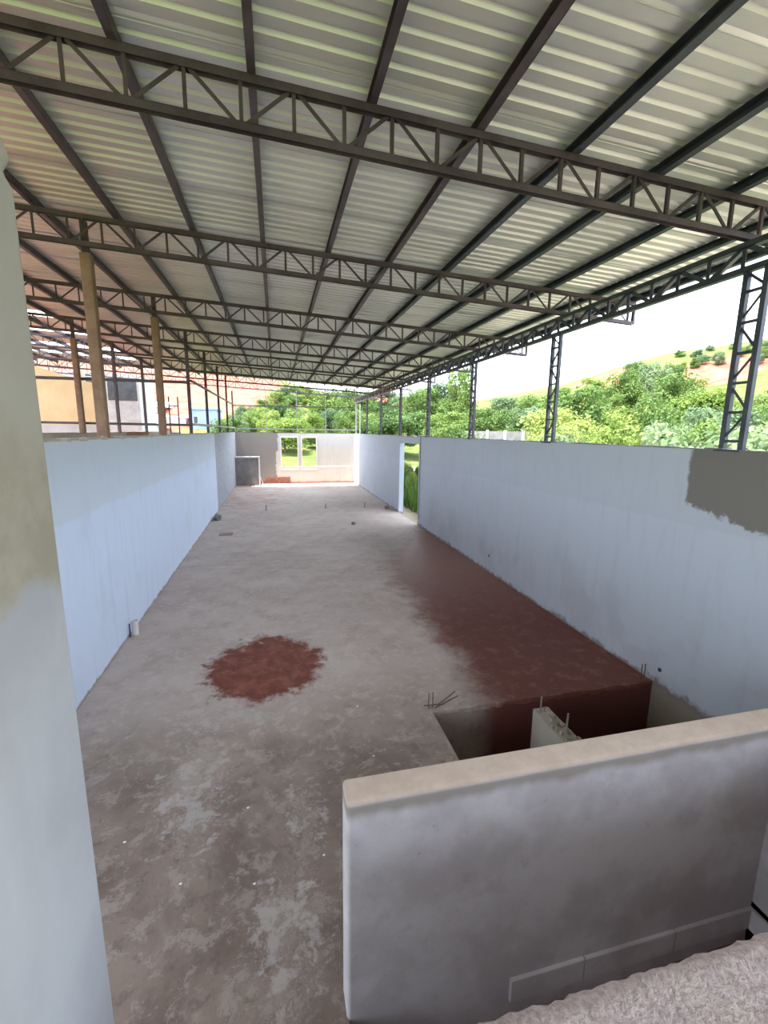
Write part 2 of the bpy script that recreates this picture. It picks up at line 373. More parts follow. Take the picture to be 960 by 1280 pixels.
# terracotta blocks left bare at the foot of the far wall
brick_me = boxes('brick', [((0, 0, 0), (.27, .05, .16))]); brick_me.materials.append(M['terra'])
for r in range(2):
    for k in range(3 if r else 5):
        o = link('brick', brick_me, None, wb); o.location = (-.72+k*.29+(.14 if r else 0), YB-.055+random.uniform(0, .012), .02+r*.175)
for k in range(2):
    o = link('brick', brick_me, None, wb); o.location = (.16+k*.285, YB-.065, .2+.0*k)
    o = link('brick', brick_me, None, wb); o.location = (.16+k*.285, YB-.07, .02)
# short grey partition in the far left corner, with white plastered edges
pt = struct(box('wall_corner', (XL, 24.35, 0), (-.92, 24.45, 1.48), 'cement'), 'short low grey cement partition with white edges in the far corner')
box('plaster_edge', (XL, 24.34, 1.46), (-.86, 24.46, 1.53), 'plasterw', pt); box('plaster_edge', (-.93, 24.34, 0), (-.86, 24.46, 1.46), 'plasterw', pt)
bar('brace', (-.86, 24.40, .45), (-.70, 24.40, .02), .03, .03, 'pvc', pt)

# foreground: parapet, sunken landing, near ledge and the plastered pillar
PXL, PZ = .262, 1.25
pp = struct(box('wall_parapet', (PXL, 1.72, -.35), (XR-.002, 1.875, PZ), 'parapet', None, .022, 4), 'plastered grey parapet wall with a cream top in front of the pit')
sw = struct(box('wall_landing', (2.85, EY0, -.3), (3.0, 1.73, PZ-.004), 'parapet', None, .012, 2), 'side wall of the sunken landing meeting the plastered parapet')
for n, a, b in (('skirting', (1.16, 1.70, -.185), (1.62, 1.722, -.035)), ('skirting', (1.625, 1.70, -.185), (2.25, 1.722, -.035)), ('skirting', (2.255, 1.70, -.185), (2.85, 1.722, -.035))):
    box(n, a, b, 'parapet', pp, .003, 1)
box('skirting', (2.83, EY0, -.185), (2.852, 1.70, -.035), 'parapet', sw, .003, 1)
def ledge():
    # rough-cast coping: a grid displaced a little so that the edge is lumpy
    x0, x1, y0, y1, z = -.42, 4.29, .05, .655, 1.70
    nx, ny = 260, 34; v = []; f = []
    for j in range(ny+1):
        for i in range(nx+1):
            u = j/ny; ex = min(u, 1-u)*(y1-y0)
            zz = z - max(0, .03-ex)**2*22 + random.uniform(-.003, .003)
            yo = random.uniform(-.004, .004) if j in (0, ny) else 0
            v.append((x0+(x1-x0)*i/nx, y0+(y1-y0)*u+yo, zz))
    for j in range(ny):
        for i in range(nx):
            k = j*(nx+1)+i; f.append((k, k+1, k+nx+2, k+nx+1))
    n = len(v)
    for i in range(nx+1): v.append((x0+(x1-x0)*i/nx, y1, -.3)); 
    for i in range(nx+1): v.append((x0+(x1-x0)*i/nx, y0, -.3))
    t = ny*(nx+1)
    for i in range(nx):
        f.append((t+i, t+i+1, n+i+1, n+i)); f.append((i+1, i, n+nx+1+i, n+nx+2+i))
    f.append((0, t, n, n+nx+1)); f.append((t+nx, nx, n+2*nx+1, n+nx))
    me = mesh('wall_ledge', v, f)
    for p in me.polygons: p.use_smooth = True
    return link('wall_ledge', me, 'stucco')
struct(ledge(), 'rough-cast stucco coping of the low wall in the foreground')
def pillar():
    # wall end with rounded arrises, a trowelled groove under its rounded head
    x0, x1, y0, y1, z0, z1 = -.80, -.425, -1.2, 1.0, -.3, 3.42
    r = .035; prof = []
    for k in range(7):
        a = k/6*math.pi/2; prof.append((x1-r+r*math.cos(a), y1-r+r*math.sin(a)))
    ring = [(x0, y0), (x1, y0)] + prof + [(x0, y1)]
    lev = [(z0, 0), (1.2, 0), (2.6, 0), (3.30, 0), (3.315, .006), (3.325, .008), (3.335, .004), (3.35, 0), (3.37, .004), (3.39, .012), (3.405, .024), (3.415, .04), (3.42, .07)]
    v = []; f = []; n = len(ring)
    for z, ins in lev:
        for x, y in ring: v.append((x-(ins if x > x0 else 0), y-(ins if y > 0 else 0), z))
    for l in range(len(lev)-1):
        for i in range(n): f.append((l*n+i, l*n+(i+1) % n, (l+1)*n+(i+1) % n, (l+1)*n+i))
    f.append(tuple(range((len(lev)-1)*n, len(lev)*n))); f.append(tuple(range(n-1, -1, -1)))
    me = mesh('wall_pillar', v, f)
    for p in me.polygons: p.use_smooth = True
    return link('wall_pillar', me, 'pillar')
struct(pillar(), 'tall pale plastered pillar with rounded head and beige stain close by')

# ------------------------------------------------------------------ roof
ZT = lambda x: 5.255-.05*x                  # top of trusses
XRE, XGAP, XLE = 5.75, -5.2, -10.4
roof = empty('ceiling'); struct(roof, 'corrugated zinc roof sheets laid across steel purlins', 'roof')
def sheet_mesh(x0, x1, wid, pitch=.1428):
    pr = []; n = round(wid/pitch); h = .028
    for k in range(n):
        y = k*pitch; pr += [(y, 0), (y+.082, 0), (y+.098, h), (y+.127, h)]
    pr.append((n*pitch+.02, 0))
    v = []; f = []; N = len(pr); t = .0025
    for x in (x0, x1):
        for y, z in pr: v.append((x, y, ZT(x)+.085+z))
    for x in (x0, x1):
        for y, z in pr: v.append((x, y, ZT(x)+.085+z+t))
    for i in range(N-1):
        f.append((i, i+1, N+i+1, N+i)); f.append((2*N+i, 3*N+i, 3*N+i+1, 2*N+i+1))
    f += [(0, N, 3*N, 2*N), (2*N-1, N-1, 3*N-1, 4*N-1)]
    return mesh('roof_sheet', v, f)
smR = sheet_mesh(XGAP, XRE, 1.0); smL = sheet_mesh(XLE, XGAP-.01, .714)
smR.materials.append(M['sheet']); smL.materials.append(M['sheet'])
YE = 23.5
y = YE-.9996; k = 0
while y > -4:
    o = link('roof_sheet', smR, None, roof); o.location = (0, y, (k % 2)*.004); y -= .9996; k += 1
y = YE-.714; k = 0
gaps = ((12.72, 13.5), (15.1, 16.0), (17.5, 18.4), (20.0, 20.8))
while y > -2:
    if not any(a < y+.357 < b for a, b in gaps):
        o = link('roof_sheet', smL, None, roof); o.location = (0, y, (k % 2)*.004)
    y -= .714; k += 1
PUR = [-.93+.84*k for k in range(-11, 8)]+[5.60]
PORD = ORD+['twelfth', 'thirteenth', 'fourteenth', 'fifteenth', 'sixteenth', 'seventeenth', 'eighteenth', 'nineteenth', 'twentieth']
for i, x in enumerate(PUR):
    mt = 'bluesteel' if x > 1.9 else 'steel'
    o = bar('purlin', (x, -3.8, ZT(x)+.042), (x, YE, ZT(x)+.042), (.066 if x > 1 else .055), .082, mt, None, 'C', (0, 0, 1))
    n = len(PUR)-1-i
    tag(o, 'long dark steel purlin under the roof sheets, %s in from the right eave' % PORD[n], 'purlin', 'roof purlins')

# lattice trusses across the hall
def truss(y, x0, x1, ztop, depth, label, node0=-1.23, step=.355, mt='steel', cat='truss', group='roof trusses'):
    t = empty('roof_truss', (x0, y, ztop(x0)-depth)); tag(t, label, cat, group)
    zb = lambda x: ztop(x)-depth
    for n, zf in (('top_chord', lambda x: ztop(x)-.026), ('bottom_chord', lambda x: zb(x)+.026)):
        bar(n, (x0, y, zf(x0)), (x1, y, zf(x1)), .052, .06, mt, t, 'C', (0, 1, 0))
    ks = range(math.ceil((x0-node0)/step), math.floor((x1-node0)/step)+1)
    for k in ks:
        x = node0+k*step
        bar('vertical', (x, y, zb(x)+.04), (x, y, ztop(x)-.04), .026, .03, mt, t, 'L')
        xn = x+step
        if xn <= x1+.02:
            if k % 2 == 0: bar('diagonal', (x+.035, y+.004, ztop(x)-.045), (xn-.03, y+.004, zb(xn)+.045), .026, .03, mt, t, 'L')
            else: bar('diagonal', (x+.03, y+.004, zb(x)+.045), (xn-.035, y+.004, ztop(xn)-.045), .026, .03, mt, t, 'L')
    bar('end_post', (x1-.013, y, zb(x1)+.03), (x1-.013, y, ztop(x1)-.03), .03, .05, mt, t, 'C'); bar('end_post', (x0+.013, y, zb(x0)+.03), (x0+.013, y, ztop(x0)-.03), .03, .05, mt, t, 'C')
    return t
for k in range(-2, 8):
    yk = {0: 3.62, 1: 6.43}.get(k, 3.5+3.05*k)
    n = 7-k
    lab = 'bare steel lattice truss over the far wall, without roof sheets' if k == 7 else 'dark steel lattice roof truss, %s roofed one from the far wall' % ORD[n-1]
    truss(yk, XLE+.1, 5.63, ZT, .345, lab)

# lattice edge beam along the right wall
def edge_beam():
    x = XR+.06; y0, y1, zt, zb = -3.6, 25.4, 4.965-.36+.0, 4.30
    zt = ZT(x)-.347; zb = zt-.275
    t = empty('edge_beam', (x, y0, zb)); tag(t, 'long blue-grey lattice edge beam along the tops of the right-hand columns', 'beam')
    bar('top_chord', (x, y0, zt-.026), (x, y1, zt-.026), .052, .07, 'bluesteel', t, 'C', (1, 0, 0)); bar('bottom_chord', (x, y0, zb+.026), (x, y1, zb+.026), .052, .07, 'bluesteel', t, 'C', (1, 0, 0))
    k = 0; y = y0+.04; st = .36
    while y < y1-.3:
        bar('vertical', (x, y, zb+.04), (x, y, zt-.04), .042, .045, 'bluesteel', t, 'L', (1, 0, 0))
        if k % 2: bar('diagonal', (x+.004, y+.03, zb+.045), (x+.004, y+st-.03, zt-.045), .042, .045, 'bluesteel', t, 'L', (1, 0, 0))
        else: bar('diagonal', (x+.004, y+.03, zt-.045), (x+.004, y+st-.03, zb+.045), .042, .045, 'bluesteel', t, 'L', (1, 0, 0))
        y += st; k += 1
    return x, zb
BX, BZ = edge_beam()
# lattice columns on the right wall
for k, yk in enumerate([.45]+GRID):
    x = BX; h = .095
    lab = ('lattice steel column on the right wall beside the bare cement patch' if k == 1 else 'slim steel corner post where the right wall meets the far wall' if k == 8
           else 'lattice steel column on the right wall behind the near pillar' if k == 0 else 'lattice steel column on the right wall, %s after the one at the cement patch' % ORD[k-2])
    t = empty('lattice_column', (x, yk, HW)); tag(t, lab, 'column', 'columns on the right wall')
    z0, z1 = HW-.01, BZ
    if k == 8:
        bar('upright', (x, yk, z0), (x, yk, z1), .07, .07, 'galv', t, 'B'); bar('base_plate', (x, yk, z0), (x, yk, z0+.025), .13, .13, 'galv', t); continue
    for s in (-1, 1):
        o = bar('upright', (x, yk+s*h, z0), (x, yk+s*h, z1+(.05 if s > 0 else 0)), .045, .05, 'bluesteel', t, 'B')
    n = 6; dz = (z1-z0)/n
    for i in range(n):
        zz = z0+.1+i*dz
        bar('rung', (x, yk-h, zz), (x, yk+h, zz), .024, .03, 'bluesteel', t, 'L', (1, 0, 0))
        s = 1 if i % 2 else -1
        bar('diagonal', (x+.004, yk-s*h, zz+.02), (x+.004, yk+s*h, min(zz+dz-.02, z1)), .024, .03, 'bluesteel', t, 'L', (1, 0, 0))
    bar('base_plate', (x, yk, z0), (x, yk, z0+.02), .14, .26, 'bluesteel', t)

# posts on the left wall
xl = XL-.075
def conc_post(x, y, z0, ztop, wd, label, lump=True):
    t = empty('concrete_post', (x, y, z0)); tag(t, label, 'post', 'posts left of the hall')
    p = box('shaft', (-wd/2, -wd/2, -.02), (wd/2, wd/2, ztop-z0), 'conc', t, .012, 2)
    bar('steel_head', (x, y, ztop-.02), (x, y, ZT(x)-.02), wd*.55, wd*.55, 'steel', t, 'B')
    if lump:
        n = 14; v = [(0, 0, .10)]; f = []
        for i in range(n):
            a = i*math.tau/n; r = wd*random.uniform(.62, .78); v.append((r*math.cos(a)*.6, r*math.sin(a)*1.3, 0))
        for i in range(n): f.append((0, 1+i, 1+(i+1) % n))
        link('mortar_base', mesh('mortar_base', v, f), 'beige', t)
    return t
conc_post(xl, 6.56, HW, 4.98, .122, 'thick brown concrete post standing on the crest of the left wall')
conc_post(xl, 9.75, HW, 4.98, .125, 'brown concrete post on the left wall, second after the thick one', False)
LP = [12.85, 15.95, 19.2, 22.3, 25.25]
for i, y in enumerate(LP):
    zt = ZT(xl)-.02 if i < 4 else 4.9
    o = bar('steel_post', (xl, y, HW-.02), (xl, y, zt), .075, .075, 'steel', None, 'C')
    tag(o, 'dark slim steel post on the left wall, %s beyond the concrete posts' % ORD[i], 'post', 'posts left of the hall')
# second row of posts behind, on the neighbouring wall
nx = -4.75
conc_post(nx+.1, 12.65, 2.78, 5.0, .12, 'reddish concrete post in the neighbouring bay before the cream wall', False)
for y, s in ((15.7, 'beside the cream wall'), (18.75, 'before the pale houses'), (21.8, 'close behind the second concrete post')):
    tag(bar('steel_post', (nx, y, 2.76), (nx, y, ZT(nx)-.02), .08, .08, 'steel', None, 'C'), 'dark steel post of the neighbouring bay ' + s, 'post', 'posts of the neighbouring bay')
def rail(p, q, wd, mt, label):
    tag(bar('rail', p, q, wd, wd, mt, None, 'B', (0, 0, 1)), label, 'rail', 'horizontal rails between posts')
rail((xl, 12.8, 4.09), (-8.5, 12.8, 4.07), .07, 'steel', 'upper dark steel rail crossing the neighbouring bay')
rail((xl, 12.8, 3.0), (-8.5, 12.8, 3.03), .06, 'steel', 'lower dark steel rail crossing the neighbouring bay')
rail((xl+.061, 12.85, 4.14), (xl+.061, 25.246, 4.18), .05, 'steel', 'thin steel rail running along above the left wall')
rail((xl+.066, 12.85, 3.02), (xl+.066, 25.241, 3.0), .06, 'galv', 'pale steel rail lying low along the left wall')
rail((xl+.037, 25.27, 4.15), (BX, 25.27, 4.18), .05, 'steel', 'upper steel rail spanning above the far wall')
rail((xl+.037, 25.27, 2.96), (BX, 25.27, 2.96), .06, 'galv', 'lower steel rail just above the far wall crest')
for x in (-.47, 1.15, 2.72):
    tag(bar('thin_post', (x, 25.27, HW-.01), (x, 25.27, 5.0), .035, .035, 'galv', None, 'B'), 'very thin steel post rising from the far wall crest', 'post', 'thin posts on the far wall')
for x in (4.62,):
    tag(bar('thin_post', (x+.35, 27.0, -.3), (x+.35, 27.0, 4.5), .05, .05, 'galv', None, 'B'), 'thin pale post standing outside behind the far corner', 'post')
# leaning ladder-like frame beside second concrete post
ld = empty('steel_ladder', (-3.3, 16.5, 2.7)); tag(ld, 'small dark steel ladder frame seen beyond the left wall', 'ladder')
for s in (-.14, .14): bar('upright', (-3.3+s, 16.5, 0), (-3.3+s, 16.5, 3.95), .035, .035, 'steel', ld)
for i in range(12): bar('rung', (-3.44, 16.5, .35+i*.3), (-3.16, 16.5, .35+i*.3), .03, .03, 'steel', ld)

# ------------------------------------------------------------------ things in the hall
def rebars(pts, label, mat='rebar', r=.012):
    for p, q in pts:
        tag(bar('rebar', p, q, r, r, mat, None, 'R'), label, 'rebar', label)
# broken stub wall standing in the pit
st = empty('stub_wall', (2.62, 3.0, PD)); tag(st, 'broken cream stub wall with rubble top standing in the pit', 'wall')
box('plaster_body', (-.08, -.98, 0), (.09, .73, .06-PD), 'cream', st)
rb = []
for i in range(60):
    x = random.uniform(-.08, .065); y = random.uniform(-.9, .70); s = random.uniform(.02, .05)
    rb.append(((x, y, .05-PD), (x+s*.7, y+s, .06-PD+random.uniform(.01, .045))))
tag(link('rubble_top', boxes('rubble_top', rb), 'rubble', st), kind='stuff')
bpy.data.objects['plaster_body'].data.materials[0] = M['beige']
rebars((((2.58, 3.66, .05), (2.58, 3.66, .24)), ((2.66, 3.34, .05), (2.66, 3.34, .25)), ((2.61, 3.28, .05), (2.61, 3.28, .25))), 'short steel bar sticking up from the stub wall in the pit', 'lrebar', .018)
rebars((((1.50, 4.06, -.01), (1.50, 4.06, .17)), ((1.545, 4.06, -.01), (1.545, 4.06, .18))), 'upright rebar at the left corner of the pit')
rebars((((1.56, 4.03, .015), (1.86, 4.12, .06)), ((1.60, 4.06, .02), (1.84, 4.16, .09)), ((1.46, 4.10, .012), (1.66, 4.02, .05))), 'bent rebar lying along the edge of the pit')
rebars((((4.20, 4.06, -.01), (4.20, 4.06, .19)), ((4.245, 4.06, -.01), (4.245, 4.06, .19))), 'upright rebar at the pit corner against the right wall')
rebars((((-.42, 16.6, -.01), (-.42, 16.6, .2)), ((1.75, 16.6, -.01), (1.75, 16.6, .2)), ((3.25, 16.6, -.01), (3.25, 16.6, .2))), 'lone rebar end sticking out of the middle of the floor', 'rebar', .03)
# pipe at the foot of the left wall
pv = empty('pipe_stub', (-2.03, 6.6, 0)); tag(pv, 'short white pipe stub at the foot of the left wall', 'pipe')
def tube(name, r0, r1, z0, z1, mat, parent):
    n = 16; v = []; f = []
    for r, z in ((r1, z0), (r1, z1), (r0, z1), (r0, z0)):
        v += [(r*math.cos(i*math.tau/n), r*math.sin(i*math.tau/n), z) for i in range(n)]
    for l in range(4):
        for i in range(n): f.append((l*n+i, l*n+(i+1) % n, (l+1) % 4*n+(i+1) % n, (l+1) % 4*n+i))
    return link(name, mesh(name, v, f), mat, parent)
tube('pipe', .036, .042, 0, .21, 'pvc', pv)
bar('thin_conduit', (-2.075, 6.52, 0), (-2.075, 6.52, .2), .016, .016, 'dark', pv, 'R')
bd = empty('board', (-1.42, 12.85, 0)); tag(bd, 'flat weathered board lying on the floor by the left wall', 'board')
box('plank', (-.19, -.14, .0), (.16, .14, .035), 'wood', bd, .004, 1); box('plank', (-.05, -.1, .035), (.17, .05, .05), 'wood', bd, .004, 1)
def lump(name, loc, s, mat, label, cat, group=None, seed=0):
    rnd = random.Random(seed); bm = bmesh.new(); bmesh.ops.create_icosphere(bm, subdivisions=2, radius=1)
    for v in bm.verts: v.co *= rnd.uniform(.72, 1.12)
    for v in bm.verts: v.co = Vector((v.co.x*s[0], v.co.y*s[1], max(v.co.z, -.5)*s[2]+.5*s[2]))
    me = bpy.data.meshes.new(name); bm.to_mesh(me); bm.free(); o = link(name, me, mat); o.location = loc
    return tag(o, label, cat, group)
lump('mortar_lump', (-1.93, 15.1, 0), (.13, .2, .13), 'cement', 'grey mortar lump by left wall where paint ends', 'rubble', None, 3)
lump('mortar_lump', (4.05, 16.3, 0), (.1, .14, .08), 'cement', 'grey mortar lump on floor before the doorway', 'rubble', None, 4)
lump('mortar_lump', (2.3, 13.6, 0), (.07, .07, .06), 'cement', 'small dark mortar lump lying alone in mid floor', 'rubble', None, 5)
def fp(x, y): d = ray(x, y); return EYE+d*(-EYE.z/d.z)
for i, (x, y) in enumerate(((467, 945), (226, 1105), (156, 1053), (405, 1069), (318, 1105), (447, 883), (310, 1010))):
    p = fp(x, y); lump('plaster_chip', (p.x, p.y, 0), (.011, .007, .006), 'plasterw', 'tiny white plaster chip lying on the bare floor', 'rubble', 'plaster chips', 20+i)

# ------------------------------------------------------------------ neighbouring plot on the left
nw = struct(box('wall_neighbour', (nx-.15, 6.5, -.3), (nx, 26, 2.78), 'beige'), 'low beige wall of the neighbouring bay beyond the white wall')
br_me = boxes('brick', [((0, 0, 0), (.02, .19, .055))]); br_me.materials.append(M['terra'])
for r in range(4):
    for k in range(13):
        o = link('brick', br_me, None, nw); o.location = (nx, 16.3+k*.2+(.1 if r % 2 else 0), 2.53+r*.063)
cw = empty('cream_gable', (-8.5, 19, 0)); tag(cw, 'cream plastered gable wall with sloping top behind neighbouring bay', 'wall')
poly_prism('plaster_wall', [(-14+8.5, 0), (-6.45+8.5, 0), (-6.45+8.5, 4.52), (-6.9+8.5, 4.6), (-8.1+8.5, 4.98), (-14+8.5, 6.6)], 1, 0, .2, 'cream', cw)
box('white_dado', (-5.5, -.02, 0), (2.04, 0, 3.0), 'white', cw)
sh = empty('dark_shed', (-9, 26, 0)); tag(sh, 'grey shed with dark openings behind the cream gable wall', 'shed')
box('body', (-5, 0, 0), (2.2, 3, 5.6), 'tile', sh); box('opening', (-.6, -.02, 4.3), (.3, 0, 5.4), 'glassd', sh); box('opening', (.75, -.02, 4.3), (2.1, 0, 5.4), 'glassd', sh)
truss(24.3, -14, -8.9, lambda x: 6.05-.05*(x+8.9), .5, 'lower dark lattice truss over the grey shed', -9, .5, 'steel')
tag(bar('steel_post', (-8.75, 24.3, 0), (-8.75, 24.3, 6.1), .22, .22, 'beige', None, 'B'), 'pale post holding up the truss over the grey shed', 'post')

def house(name, loc, rz, sx, sy, h, wall, label, wins, roofmat='tile', rise=1.2, over=.4):
    t = empty(name, loc); t.rotation_euler.z = rz; tag(t, label, 'building', 'houses beyond the hall')
    box('wall', (-sx/2, 0, 0), (sx/2, sy, h), wall, t)
    if rise: poly_prism('roof', [(-over, h), (sy+over, h), (sy/2, h+rise)], 0, -sx/2-over, sx/2+over, roofmat, t)
    else: box('roof', (-sx/2-.15, -.15, h), (sx/2+.15, sy+.15, h+.25), roofmat, t)
    for x0, x1, z0, z1 in wins:
        f = box('window', (x0, -.05, z0), (x1, 0, z1), 'white', t); box('pane', (x0+.08, -.07, z0+.08), (x1-.08, -.05, z1-.08), 'glassd', f)
    return t
house('pale_house', (-13.6, 42, .2), .1, 7.5, 5, 3.1, 'white', 'pale long house with grey low roof beyond the neighbouring bay', [(-3.0, -1.8, 1.4, 2.6), (-.5, 1.0, 1.4, 2.6), (2.2, 3.2, 1.4, 2.6)], 'tile', .9)
house('pale_house', (-18.5, 54, .6), -.1, 13, 6, 4.6, 'white', 'taller white house standing behind the long pale house', [(-4, -2.6, 2.9, 4.0), (-.8, .8, 2.9, 4.0), (2.4, 3.8, 2.9, 4.0), (4.6, 5.8, 2.9, 4.0)], 'plasterw', .7)
house('pale_house', (-9.8, 49.5, .4), .05, 1.9, 4, 3.6, 'white', 'small white house with a dark window next to the blue one', [(-.6, .4, 1.9, 2.9)], 'plasterw', 0)
house('blue_house', (-6.9, 48, .4), 0, 2.5, 4, 4.4, 'bluep', 'small pale blue box-shaped house beyond the left wall', [(-1.0, -.5, 3.0, 3.8)], 'bluep', 0)
bw = empty('boundary_wall', (12.2, 30, 0)); tag(bw, 'long beige boundary wall among bushes beyond the right wall', 'wall')
dv = Vector((17.6, 27.4, 0))-Vector((12.2, 30, 0)); L = dv.length; bw.rotation_euler.z = math.atan2(dv.y, dv.x)
for i in range(5):
    box('wall_panel', (i*L/5+.1, 0, -1.2), ((i+1)*L/5-.1, .14, 3.02), 'cement', bw); box('pier', (i*L/5-.1, -.05, -1.2), (i*L/5+.1, .19, 3.1), 'beige', bw)

# ------------------------------------------------------------------ terrain
AZ = [-180, -60, -17, -8, 0, 6, 12, 22, 30, 36, 45, 54, 70, 110, 180]
EL = [.06, .09, .118, .112, .112, .085, .075, .060, .085, .11, .15, .165, .17, .08, .06]
def terr(x, y):
    r = math.hypot(x, y); az = math.degrees(math.atan2(x, y))
    e = float(np.interp(az, AZ, EL)); R = 95.0
    t = min(max((r-32)/(R-32), 0), 1); s = t*t*(3-2*t)*.55+t*.45
    z = s*(e*R+2.9) + .35*math.sin(x*.21)*math.cos(y*.17)*min(1, max(0, (r-30)/20))
    if r > R: z -= (r-R)*.02
    return z-.12
def terrain_grid():
    xs = sorted(set([-150, -120, -95]+list(range(-80, 121, 4))+[130, 150]+[XL-.16, XR+.14, XL-.5, XR+.5]))
    ys = sorted(set([-60, -40, -20, -8]+list(range(-4, 28, 4))+[YB+.14, YB+.6]+list(range(28, 120, 4))+[130, 150]))
    v = []; f = []
    for y in ys:
        for x in xs:
            inside = XL-.17 <= x <= XR+.15 and -4.1 <= y <= YB+.15
            v.append((x, y, terr(x, y)))
    nX = len(xs)
    for j in range(len(ys)-1):
        for i in range(nX-1):
            cx = (xs[i]+xs[i+1])/2; cy = (ys[j]+ys[j+1])/2
            if XL-.16 < cx < XR+.14 and -4 < cy < YB+.14: continue
            f.append((j*nX+i, j*nX+i+1, (j+1)*nX+i+1, (j+1)*nX+i))
    me = mesh('ground', v, f)
    for p in me.polygons: p.use_smooth = True
    return link('ground', me, 'ground')
struct(terrain_grid(), 'grassy ground and hillside with patches of red earth around the hall', 'ground')

# ------------------------------------------------------------------ trees
def foliage_mesh(seed, nblob, nleaf, size, flat=1.0):
    """crown about 1 high and 1 wide, base at z=0: leaf sprays on a cluster of clumps"""
    rg = np.random.default_rng(seed)
    bc = []
    for i in range(nblob):
        a = rg.uniform(0, math.tau); h = rg.uniform(.14, .84); rad = .42*math.sqrt(max(.05, 1-((h-.45)/.55)**2))*rg.uniform(.3, 1)
        bc.append((rad*math.cos(a), rad*math.sin(a), h, rg.uniform(.12, .22)))
    bc = np.array(bc)
    idx = rg.integers(0, nblob, nleaf)
    d = rg.normal(size=(nleaf, 3)); d /= np.linalg.norm(d, axis=1)[:, None]
    rr = bc[idx, 3]*rg.uniform(.55, 1.08, nleaf)
    p = bc[idx, :3]+d*rr[:, None]*np.array([1, 1, .8*flat])
    p[:, 2] = np.maximum(p[:, 2], .02)
    nrm = d+rg.normal(size=(nleaf, 3))*.55+np.array([0, 0, .35]); nrm /= np.linalg.norm(nrm, axis=1)[:, None]
    t1 = np.cross(nrm, rg.normal(size=(nleaf, 3))); t1 /= np.linalg.norm(t1, axis=1)[:, None]; t2 = np.cross(nrm, t1)
    s = size*rg.uniform(.6, 1.4, nleaf)[:, None]
    V = np.stack([p-t1*s, p-t2*s*.62, p+t1*s, p+t2*s*.62], 1).reshape(-1, 3)
    me = bpy.data.meshes.new('foliage'); me.vertices.add(len(V)); me.vertices.foreach_set('co', V.ravel().astype(np.float32))
    me.loops.add(len(V)); me.loops.foreach_set('vertex_index', np.arange(len(V), dtype=np.int32))
    me.polygons.add(nleaf); me.polygons.foreach_set('loop_start', np.arange(0, len(V), 4, dtype=np.int32)); me.polygons.foreach_set('loop_total', np.full(nleaf, 4, dtype=np.int32))
    me.update(calc_edges=True); return me
def trunk_mesh(seed):
    rg = random.Random(seed); v = []; f = []
    def limb(p, q, r0, r1):
        n = 7; b = len(v); p = Vector(p); q = Vector(q); d = (q-p).normalized(); u = d.cross(Vector((.3, 1, .2))).normalized(); w_ = d.cross(u)
        for c, r in ((p, r0), (q, r1)):
            for i in range(n): a = i*math.tau/n; v.append(c+u*r*math.cos(a)+w_*r*math.sin(a))
        for i in range(n): f.append((b+i, b+(i+1) % n, b+n+(i+1) % n, b+n+i))
    limb((0, 0, 0), (.02, .01, .45), .03, .022)
    for k in range(5):
        a = k*math.tau/5+rg.random(); limb((.01, .01, .25+.05*k), (.24*math.cos(a), .24*math.sin(a), .5+.07*k), .014, .005)
    return mesh('trunk', v, f)
FOL = {}
for kk, sd in (('l_yel', 1), ('l_mid', 2), ('l_blue', 3), ('l_dark', 4)):
    FOL[kk] = []
    for j in range(2):
        me = foliage_mesh(sd*10+j, 34, 9000, .021); me.materials.append(M[kk]); FOL[kk].append(me)
TR = [trunk_mesh(i) for i in range(2)]
for t in TR: t.materials.append(M['bark'])
KN = {'l_yel': 'bright yellow-green', 'l_mid': 'mid green', 'l_blue': 'greyish blue-green', 'l_dark': 'dark green'}
_tc = 0
def tree(px, py, d, kind, wf=1.0, where='', bush=False):
    """crown top seen at pixel (px, py), standing d metres off"""
    global _tc; _tc += 1
    r = ray(px, py); h = math.hypot(r.x, r.y); P = EYE+r*(d/h)
    z0 = terr(P.x, P.y)-.15; H = max(P.z-z0, 1.2)
    t = empty('bush' if bush else 'tree', (P.x, P.y, z0))
    tag(t, '%s %s %s' % (KN[kind], 'leafy bush' if bush else 'broad leafy tree', where), 'bush' if bush else 'tree', 'greenery '+where)
    W_ = H*wf if not bush else H*.95*wf
    low = .0 if bush else .1
    o = link('foliage', FOL[kind][_tc % 2], None, t); o.location = (0, 0, H*low); o.scale = (W_*1.12, W_*1.12, H*(1-low)*1.02); o.rotation_euler.z = _tc*2.4
    o = link('trunk', TR[_tc % 2], None, t); o.scale = (W_*.9, W_*.9, H); o.rotation_euler.z = _tc*1.3
    return t
FARW = 'beyond the far wall'
